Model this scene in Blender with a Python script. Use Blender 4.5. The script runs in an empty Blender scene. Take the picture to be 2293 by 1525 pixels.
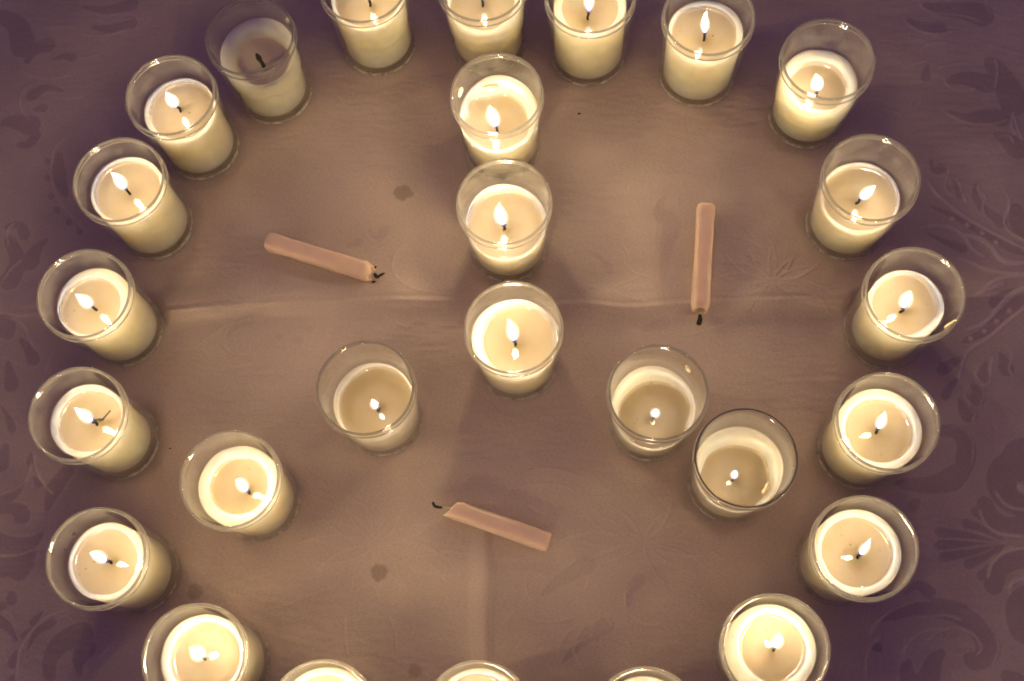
import bpy, math, random
import numpy as np
from mathutils import Matrix, Vector

# ---------------------------------------------------------------- camera, light, exposure
sc = bpy.context.scene
COL = sc.collection
CAM_RIGHT, CAM_UP, CAM_FWD, CAM_H, LENS = [[0.983598,-0.174129,-0.047057],[0.180375,0.949535,0.256608],[0.0,0.260887,-0.965369],0.66299,38.4041]
cam_data = bpy.data.cameras.new("camera")
cam = bpy.data.objects.new("camera", cam_data)
COL.objects.link(cam)
r_, u_, f_ = Vector(CAM_RIGHT), Vector(CAM_UP), Vector(CAM_FWD)
M = Matrix((r_, u_, -f_)).transposed().to_4x4()
M.translation = Vector((0, 0, CAM_H))
cam.matrix_world = M
cam_data.sensor_width = 36
cam_data.lens = LENS
cam_data.shift_y = 200 / 2293
cam_data.clip_start = 0.01
cam_data.clip_end = 20
sc.camera = cam

world = bpy.data.worlds.new("World")
sc.world = world
world.use_nodes = True
bg = world.node_tree.nodes["Background"]
bg.inputs[0].default_value = (0.125, 0.070, 0.155, 1)      # dim violet-grey evening room light
bg.inputs[1].default_value = 1.0

FLAME_STRENGTH = 290.0
FLAME_COLOUR = (1.0, 0.73, 0.41)

sc.view_settings.view_transform = 'Standard'
sc.view_settings.look = 'None'
sc.view_settings.exposure = 0.03
sc.view_settings.gamma = 1.0
cy = sc.cycles
cy.use_denoising = True
cy.max_bounces = 12
cy.diffuse_bounces = 4
cy.glossy_bounces = 4
cy.transmission_bounces = 8
cy.transparent_max_bounces = 40
cy.sample_clamp_indirect = 8.0
cy.caustics_reflective = False
cy.caustics_refractive = False
cy.use_light_tree = True
cy.pixel_filter_type = 'BLACKMAN_HARRIS'
cy.filter_width = 1.9

rng = np.random.default_rng(7)

# ---------------------------------------------------------------- materials
def mat(name):
    m = bpy.data.materials.new(name)
    m.use_nodes = True
    nt = m.node_tree
    for n in list(nt.nodes):
        nt.nodes.remove(n)
    out = nt.nodes.new("ShaderNodeOutputMaterial")
    def node(kind, **kw):
        n = nt.nodes.new(kind)
        for k, v in kw.items():
            if k[0] == '_':
                setattr(n, k[1:], v)
            else:
                n.inputs[k.replace('__', ' ')].default_value = v
        return n
    def link(a, b):
        nt.links.new(a, b)
    return m, out, node, link

def wax_material(name, lo, hi, rough, sss, ior=1.44, scale=1.0, bump=0.0, coat=0.0, spots=False):
    m, out, node, link = mat(name)
    p = node("ShaderNodeBsdfPrincipled", Roughness=rough, IOR=ior)
    p.subsurface_method = 'RANDOM_WALK'
    p.inputs["Subsurface Weight"].default_value = 1.0
    p.inputs["Subsurface Radius"].default_value = (1.0, 0.80, 0.47)
    p.inputs["Subsurface Scale"].default_value = sss
    if coat:
        p.inputs["Coat Weight"].default_value = coat
        p.inputs["Coat Roughness"].default_value = 0.04
    tc = node("ShaderNodeTexCoord")
    oi = node("ShaderNodeObjectInfo")
    add = node("ShaderNodeVectorMath", _operation='ADD')
    link(tc.outputs["Object"], add.inputs[0])
    link(oi.outputs["Random"], add.inputs[1])
    n1 = node("ShaderNodeTexNoise", Scale=90.0 * scale, Detail=4.0, Roughness=0.6)
    link(add.outputs[0], n1.inputs["Vector"])
    r1 = node("ShaderNodeMapRange")
    r1.inputs[1].default_value = 0.35; r1.inputs[2].default_value = 0.68
    link(n1.outputs[0], r1.inputs[0])
    mx = node("ShaderNodeMix", _data_type='RGBA')
    mx.inputs[6].default_value = (*lo, 1); mx.inputs[7].default_value = (*hi, 1)
    link(r1.outputs[0], mx.inputs[0])
    last = mx.outputs[2]
    if spots:
        n3 = node("ShaderNodeTexNoise", Scale=420.0, Detail=1.0)
        link(add.outputs[0], n3.inputs["Vector"])
        r3 = node("ShaderNodeMapRange")
        r3.inputs[1].default_value = 0.79; r3.inputs[2].default_value = 0.82
        r3.inputs[3].default_value = 0.0; r3.inputs[4].default_value = 0.6
        link(n3.outputs[0], r3.inputs[0])
        m3 = node("ShaderNodeMix", _data_type='RGBA')
        m3.inputs[7].default_value = (0.10, 0.07, 0.045, 1)
        link(r3.outputs[0], m3.inputs[0]); link(last, m3.inputs[6])
        last = m3.outputs[2]
    link(last, p.inputs["Base Color"])
    if bump:
        n2 = node("ShaderNodeTexNoise", Scale=260.0 * scale, Detail=3.0)
        link(add.outputs[0], n2.inputs["Vector"])
        b = node("ShaderNodeBump", Strength=bump, Distance=0.0006)
        link(n2.outputs[0], b.inputs["Height"])
        link(b.outputs[0], p.inputs["Normal"])
    link(p.outputs[0], out.inputs[0])
    return m

WAX = wax_material("ivory_wax", (0.79, 0.67, 0.43), (0.83, 0.735, 0.52), 0.42, 0.10, bump=0.25, spots=True)
SETWAX = wax_material("set_wax", (0.74, 0.63, 0.40), (0.80, 0.70, 0.47), 0.38, 0.001, bump=0.3)
DRIP = wax_material("dried_wax_drip", (0.62, 0.54, 0.40), (0.66, 0.58, 0.45), 0.4, 0.003)
STUBWAX = wax_material("apricot_wax", (0.60, 0.46, 0.37), (0.66, 0.51, 0.41), 0.33, 0.010, bump=0.3)
STUBEND = wax_material("pale_melted_wax", (0.62, 0.48, 0.37), (0.67, 0.53, 0.42), 0.28, 0.008, bump=0.3)

def glass_material(name, tint, haze, ior, rough=0.03):
    """thin clear glass: Fresnel mirror over clear transmission, with a pale film: dust and smudges, plus wax reflections put into the colour"""
    m, out, node, link = mat(name)
    tr = node("ShaderNodeBsdfTransparent", Color=(*tint, 1))
    gl = node("ShaderNodeBsdfGlossy", Roughness=rough, Color=(1, 1, 1, 1))
    fr = node("ShaderNodeFresnel", IOR=ior)
    geo = node("ShaderNodeNewGeometry")           # the ray is not bent, so both faces reflect as air-to-glass
    io = node("ShaderNodeMapRange")
    io.inputs[3].default_value = ior; io.inputs[4].default_value = 1 / ior
    link(geo.outputs["Backfacing"], io.inputs[0]); link(io.outputs[0], fr.inputs["IOR"])
    df = node("ShaderNodeBsdfDiffuse", Color=(0.75, 0.74, 0.70, 1))  # pale haze colour, partly in place of wax light mirrored by the walls
    tl = node("ShaderNodeBsdfTranslucent", Color=(0.75, 0.74, 0.70, 1))
    h = node("ShaderNodeMixShader"); h.inputs[0].default_value = 0.5
    link(df.outputs[0], h.inputs[1]); link(tl.outputs[0], h.inputs[2])
    tc = node("ShaderNodeTexCoord")
    n = node("ShaderNodeTexNoise", Scale=85.0, Detail=5.0, Roughness=0.7)
    oi = node("ShaderNodeObjectInfo")                 # every glass has its own smudges
    sm = node("ShaderNodeVectorMath", _operation='ADD')
    link(tc.outputs["Object"], sm.inputs[0]); link(oi.outputs["Random"], sm.inputs[1])
    link(sm.outputs[0], n.inputs["Vector"])
    mr = node("ShaderNodeMapRange")
    mr.inputs[1].default_value = 0.42; mr.inputs[2].default_value = 0.70
    mr.inputs[3].default_value = haze * 0.45; mr.inputs[4].default_value = haze * 2.3
    link(n.outputs[0], mr.inputs[0])
    a = node("ShaderNodeMixShader")
    link(mr.outputs[0], a.inputs[0]); link(tr.outputs[0], a.inputs[1]); link(h.outputs[0], a.inputs[2])
    b = node("ShaderNodeMixShader")
    link(fr.outputs[0], b.inputs[0]); link(a.outputs[0], b.inputs[1]); link(gl.outputs[0], b.inputs[2])
    link(b.outputs[0], out.inputs[0])
    return m

GLASS = glass_material("clear_glass", (0.965, 0.97, 0.96), 0.034, 1.30)
BASEGLASS = glass_material("thick_base_glass", (0.93, 0.93, 0.91), 0.45, 1.42)  # strong pale film, added so the base ring looks lit

# clear molten wax: mirror-smooth skin, the wax below shows through
m, out, node, link = mat("molten_wax")
tr = node("ShaderNodeBsdfTransparent", Color=(0.93, 0.86, 0.78, 1))
gl = node("ShaderNodeBsdfGlossy", Roughness=0.02)
fr = node("ShaderNodeFresnel", IOR=1.43)
df = node("ShaderNodeBsdfDiffuse", Color=(0.42, 0.36, 0.29, 1))
tc = node("ShaderNodeTexCoord")
n3 = node("ShaderNodeTexNoise", Scale=420.0, Detail=1.0)
link(tc.outputs["Object"], n3.inputs["Vector"])
r3 = node("ShaderNodeMapRange")
r3.inputs[1].default_value = 0.785; r3.inputs[2].default_value = 0.81
link(n3.outputs[0], r3.inputs[0])
mxc = node("ShaderNodeMix", _data_type='RGBA')
mxc.inputs[6].default_value = (0.50, 0.445, 0.40, 1); mxc.inputs[7].default_value = (0.12, 0.08, 0.05, 1)
link(r3.outputs[0], mxc.inputs[0]); link(mxc.outputs[2], df.inputs[0])
mm = node("ShaderNodeMath", _operation='MULTIPLY_ADD')
mm.inputs[1].default_value = 0.6; mm.inputs[2].default_value = 0.22
link(r3.outputs[0], mm.inputs[0])
a = node("ShaderNodeMixShader")
link(mm.outputs[0], a.inputs[0]); link(tr.outputs[0], a.inputs[1]); link(df.outputs[0], a.inputs[2])
b = node("ShaderNodeMixShader")
link(fr.outputs[0], b.inputs[0]); link(a.outputs[0], b.inputs[1]); link(gl.outputs[0], b.inputs[2])
link(b.outputs[0], out.inputs[0])
POOL = m

m, out, node, link = mat("rim_glass")
g = node("ShaderNodeBsdfGlass", Roughness=0.0, IOR=1.45, Color=(0.9, 0.9, 0.88, 1))
fdf = node("ShaderNodeBsdfTranslucent", Color=(0.85, 0.82, 0.76, 1))
fd2 = node("ShaderNodeBsdfDiffuse", Color=(0.85, 0.82, 0.76, 1))
fm = node("ShaderNodeMixShader"); fm.inputs[0].default_value = 0.5
link(fdf.outputs[0], fm.inputs[1]); link(fd2.outputs[0], fm.inputs[2])
fx = node("ShaderNodeMixShader"); fx.inputs[0].default_value = 0.16  # pale film mixed in, painting light into the otherwise dark refracting rim
link(g.outputs[0], fx.inputs[1]); link(fm.outputs[0], fx.inputs[2]); link(fx.outputs[0], out.inputs[0])
RIM = m

m, out, node, link = mat("dark_rim_glass")
p = node("ShaderNodeBsdfPrincipled", Roughness=0.08, IOR=1.45)
p.inputs["Base Color"].default_value = (0.10, 0.085, 0.08, 1)
link(p.outputs[0], out.inputs[0])
DARKRIM = m

# flame: glows from a faint blue foot to a clipped white body, thin and see-through at its edge
def flame_material(name, strength, foot):
    m, out, node, link = mat(name)
    tc = node("ShaderNodeTexCoord")
    sp = node("ShaderNodeSeparateXYZ")
    link(tc.outputs["Generated"], sp.inputs[0])
    cr = node("ShaderNodeValToRGB")
    e = cr.color_ramp.elements
    e[0].position = 0.0; e[0].color = (0.0008, 0.0011, 0.0070, 1)
    e[1].position = 1.0; e[1].color = tuple(c * 0.7 for c in FLAME_COLOUR) + (1,)
    for pos, c in ((0.12 * foot, (0.0022, 0.0024, 0.0085)), (0.22 * foot, (0.02, 0.016, 0.018)), (0.36, tuple(x * 0.22 for x in FLAME_COLOUR)), (0.62, FLAME_COLOUR)):
        k = e.new(pos); k.color = (*c, 1)
    link(sp.outputs[2], cr.inputs[0])
    em = node("ShaderNodeEmission", Strength=strength / .52)
    link(cr.outputs[0], em.inputs[0])
    tr = node("ShaderNodeBsdfTransparent")
    r2 = node("ShaderNodeMapRange")
    r2.inputs[1].default_value = 0.02; r2.inputs[2].default_value = 0.32 * foot
    r2.inputs[3].default_value = 0.35; r2.inputs[4].default_value = 1.0
    link(sp.outputs[2], r2.inputs[0])
    mx = node("ShaderNodeMixShader")
    link(r2.outputs[0], mx.inputs[0]); link(tr.outputs[0], mx.inputs[1]); link(em.outputs[0], mx.inputs[2])
    link(mx.outputs[0], out.inputs[0])
    return m
FLAME = flame_material("candle_flame", FLAME_STRENGTH, 1.0)
SMALL = flame_material("small_candle_flame", FLAME_STRENGTH * 0.55, 1.5)

# the luminous body of a flame round its core: fades softly at the edge, bluish and faint at the foot
m, out, node, link = mat("flame_mantle")
lw = node("ShaderNodeLayerWeight", Blend=0.5)
inv = node("ShaderNodeMath", _operation='SUBTRACT'); inv.inputs[0].default_value = 1.0
link(lw.outputs["Facing"], inv.inputs[1])
pw = node("ShaderNodeMath", _operation='POWER'); pw.inputs[1].default_value = 1.5
link(inv.outputs[0], pw.inputs[0])
tc = node("ShaderNodeTexCoord")
sp = node("ShaderNodeSeparateXYZ")
link(tc.outputs["Generated"], sp.inputs[0])
cr = node("ShaderNodeValToRGB")
e = cr.color_ramp.elements
e[0].position = 0.0; e[0].color = (0.02, 0.03, 0.12, 1)
e[1].position = 1.0; e[1].color = (0.75, 0.62, 0.42, 1)
for pos, c in ((0.16, (0.05, 0.06, 0.17)), (0.27, (0.28, 0.27, 0.36)), (0.42, (1.0, 0.93, 0.80)), (0.8, (1.0, 0.90, 0.70))):
    k = e.new(pos); k.color = (*c, 1)
link(sp.outputs[2], cr.inputs[0])
ml = node("ShaderNodeMath", _operation='MULTIPLY'); ml.inputs[1].default_value = 1.7
link(pw.outputs[0], ml.inputs[0])
em = node("ShaderNodeEmission")
link(cr.outputs[0], em.inputs[0]); link(ml.outputs[0], em.inputs[1])
tr = node("ShaderNodeBsdfTransparent")
ad = node("ShaderNodeAddShader")
link(em.outputs[0], ad.inputs[0]); link(tr.outputs[0], ad.inputs[1]); link(ad.outputs[0], out.inputs[0])
m.cycles.emission_sampling = 'NONE'
MANTLE = m

def plain(name, col, rough):
    m, out, node, link = mat(name)
    p = node("ShaderNodeBsdfPrincipled", Roughness=rough)
    n = node("ShaderNodeTexNoise", Scale=900.0, Detail=3.0)
    mx = node("ShaderNodeMix", _data_type='RGBA')
    mx.inputs[6].default_value = (*[c * 0.6 for c in col], 1); mx.inputs[7].default_value = (*[c * 1.4 for c in col], 1)
    link(n.outputs[0], mx.inputs[0]); link(mx.outputs[2], p.inputs["Base Color"])
    link(p.outputs[0], out.inputs[0])
    return m
CHAR = plain("charred_wick", (0.012, 0.010, 0.009), 0.8)
WICKCOT = plain("cotton_wick", (0.5, 0.42, 0.32), 0.8)

# cloth: woven damask, satin figure (attribute "weave" >0) against matt ground (<0)
m, out, node, link = mat("damask_cloth")
p = node("ShaderNodeBsdfPrincipled", Roughness=0.44)
p.inputs["Specular IOR Level"].default_value = 0.55
p.inputs["Sheen Weight"].default_value = 0.12
p.inputs["Sheen Roughness"].default_value = 0.4
at = node("ShaderNodeAttribute", _attribute_name="weave")
st = node("ShaderNodeAttribute", _attribute_name="stain")
rw = node("ShaderNodeMapRange")
rw.inputs[1].default_value = -1.0; rw.inputs[2].default_value = 1.0
link(at.outputs["Fac"], rw.inputs[0])
cw = node("ShaderNodeValToRGB")
e = cw.color_ramp.elements
e[0].position = 0.0; e[0].color = (0.355, 0.270, 0.242, 1)
e[1].position = 1.0; e[1].color = (0.65, 0.54, 0.445, 1)
k = e.new(0.5); k.color = (0.485, 0.390, 0.312, 1)
link(rw.outputs[0], cw.inputs[0])
tc = node("ShaderNodeTexCoord")
n1 = node("ShaderNodeTexNoise", Scale=14.0, Detail=3.0, Roughness=0.55)
link(tc.outputs["Object"], n1.inputs["Vector"])
hv = node("ShaderNodeHueSaturation")
rr = node("ShaderNodeMapRange")
rr.inputs[1].default_value = 0.3; rr.inputs[2].default_value = 0.7; rr.inputs[3].default_value = 0.90; rr.inputs[4].default_value = 1.10
link(n1.outputs[0], rr.inputs[0]); link(rr.outputs[0], hv.inputs["Value"])
link(cw.outputs[0], hv.inputs["Color"])
ms = node("ShaderNodeMix", _data_type='RGBA', _blend_type='MULTIPLY')
ms.inputs[7].default_value = (0.66, 0.64, 0.60, 1)
link(st.outputs["Fac"], ms.inputs[0]); link(hv.outputs[0], ms.inputs[6])
# thread grain
mp = node("ShaderNodeMapping")
mp.inputs["Rotation"].default_value = (0, 0, math.radians(-10))
mp.inputs["Scale"].default_value = (480, 1500, 1)
link(tc.outputs["Object"], mp.inputs["Vector"])
n2 = node("ShaderNodeTexNoise", Scale=1.0, Detail=2.0, Roughness=0.7)
link(mp.outputs[0], n2.inputs["Vector"])
gr = node("ShaderNodeMapRange")
gr.inputs[1].default_value = 0.25; gr.inputs[2].default_value = 0.75; gr.inputs[3].default_value = 0.80; gr.inputs[4].default_value = 1.20
link(n2.outputs[0], gr.inputs[0])
hv2 = node("ShaderNodeHueSaturation")
link(gr.outputs[0], hv2.inputs["Value"]); link(ms.outputs[2], hv2.inputs["Color"])
link(hv2.outputs[0], p.inputs["Base Color"])
b = node("ShaderNodeBump", Strength=0.35, Distance=0.0004)
link(n2.outputs[0], b.inputs["Height"]); link(b.outputs[0], p.inputs["Normal"])
link(p.outputs[0], out.inputs[0])
CLOTH = m

# ---------------------------------------------------------------- helpers
def mesh(name, verts, faces, material=None, smooth=True):
    me = bpy.data.meshes.new(name)
    me.from_pydata([tuple(v) for v in verts], [], faces)
    me.polygons.foreach_set("use_smooth", [smooth] * len(me.polygons))
    if material:
        me.materials.append(material)
    me.update()
    return me

def obj(name, me, parent=None, loc=(0, 0, 0)):
    o = bpy.data.objects.new(name, me)
    COL.objects.link(o)
    o.location = loc
    if parent is not None:
        o.parent = parent
    return o

def thing(name, label, cat, loc, group=None):
    o = bpy.data.objects.new(name, None)
    o.empty_display_size = 0.01
    COL.objects.link(o)
    o.location = loc
    o["label"] = label; o["category"] = cat
    if group: o["group"] = group
    return o

def rings(name, rows, material, closed=False, cap0=True, cap1=True):
    """rows: list of (n,3) arrays of equal n -> skin"""
    n = len(rows[0]); V = np.concatenate(rows); F = []
    R = len(rows)
    for i in range(R if closed else R - 1):
        a = i * n; b = ((i + 1) % R) * n
        for j in range(n):
            k = (j + 1) % n
            F.append((a + j, a + k, b + k, b + j))
    if not closed:
        if cap0: F.append(tuple(range(n))[::-1])
        if cap1: F.append(tuple((R - 1) * n + j for j in range(n)))
    return mesh(name, V, F, material)

TH = {n: np.linspace(0, 2 * math.pi, n, endpoint=False) for n in (12, 20, 24, 72, 96)}
def circ(r, z, n=72, cx=0., cy=0.):
    t = TH[n]
    return np.stack([cx + r * np.cos(t), cy + r * np.sin(t), z + 0 * t], 1)

def tube(name, pts, rad, material, n=12):
    pts = np.array(pts, float)
    if np.isscalar(rad): rad = [rad] * len(pts)
    rows = []
    up = np.array([0.3, 0.9, 0.2])
    for i in range(len(pts)):
        d = pts[min(i + 1, len(pts) - 1)] - pts[max(i - 1, 0)]
        d = d / np.linalg.norm(d)
        a = np.cross(d, up); a /= np.linalg.norm(a)
        c = np.cross(d, a)
        t = TH[n]
        rows.append(pts[i] + rad[i] * (np.cos(t)[:, None] * a + np.sin(t)[:, None] * c))
    return rings(name, rows, material)

def catmull(P, n):
    P = np.array(P, float)
    if len(P) == 2:
        u = np.linspace(0, 1, n)[:, None]
        return P[0] * (1 - u) + P[1] * u
    Q = np.vstack([2 * P[0] - P[1], P, 2 * P[-1] - P[-2]])
    u = np.linspace(0, len(P) - 1 - 1e-9, n)
    i = u.astype(int); f = (u - i)[:, None]
    a, b_, c, d = Q[i], Q[i + 1], Q[i + 2], Q[i + 3]
    return 0.5 * (2 * b_ + (c - a) * f + (2 * a - 5 * b_ + 4 * c - d) * f ** 2 + (3 * b_ - a - 3 * c + d) * f ** 3)

def sstep(x):
    x = np.clip(x, 0, 1)
    return x * x * (3 - 2 * x)

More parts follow.
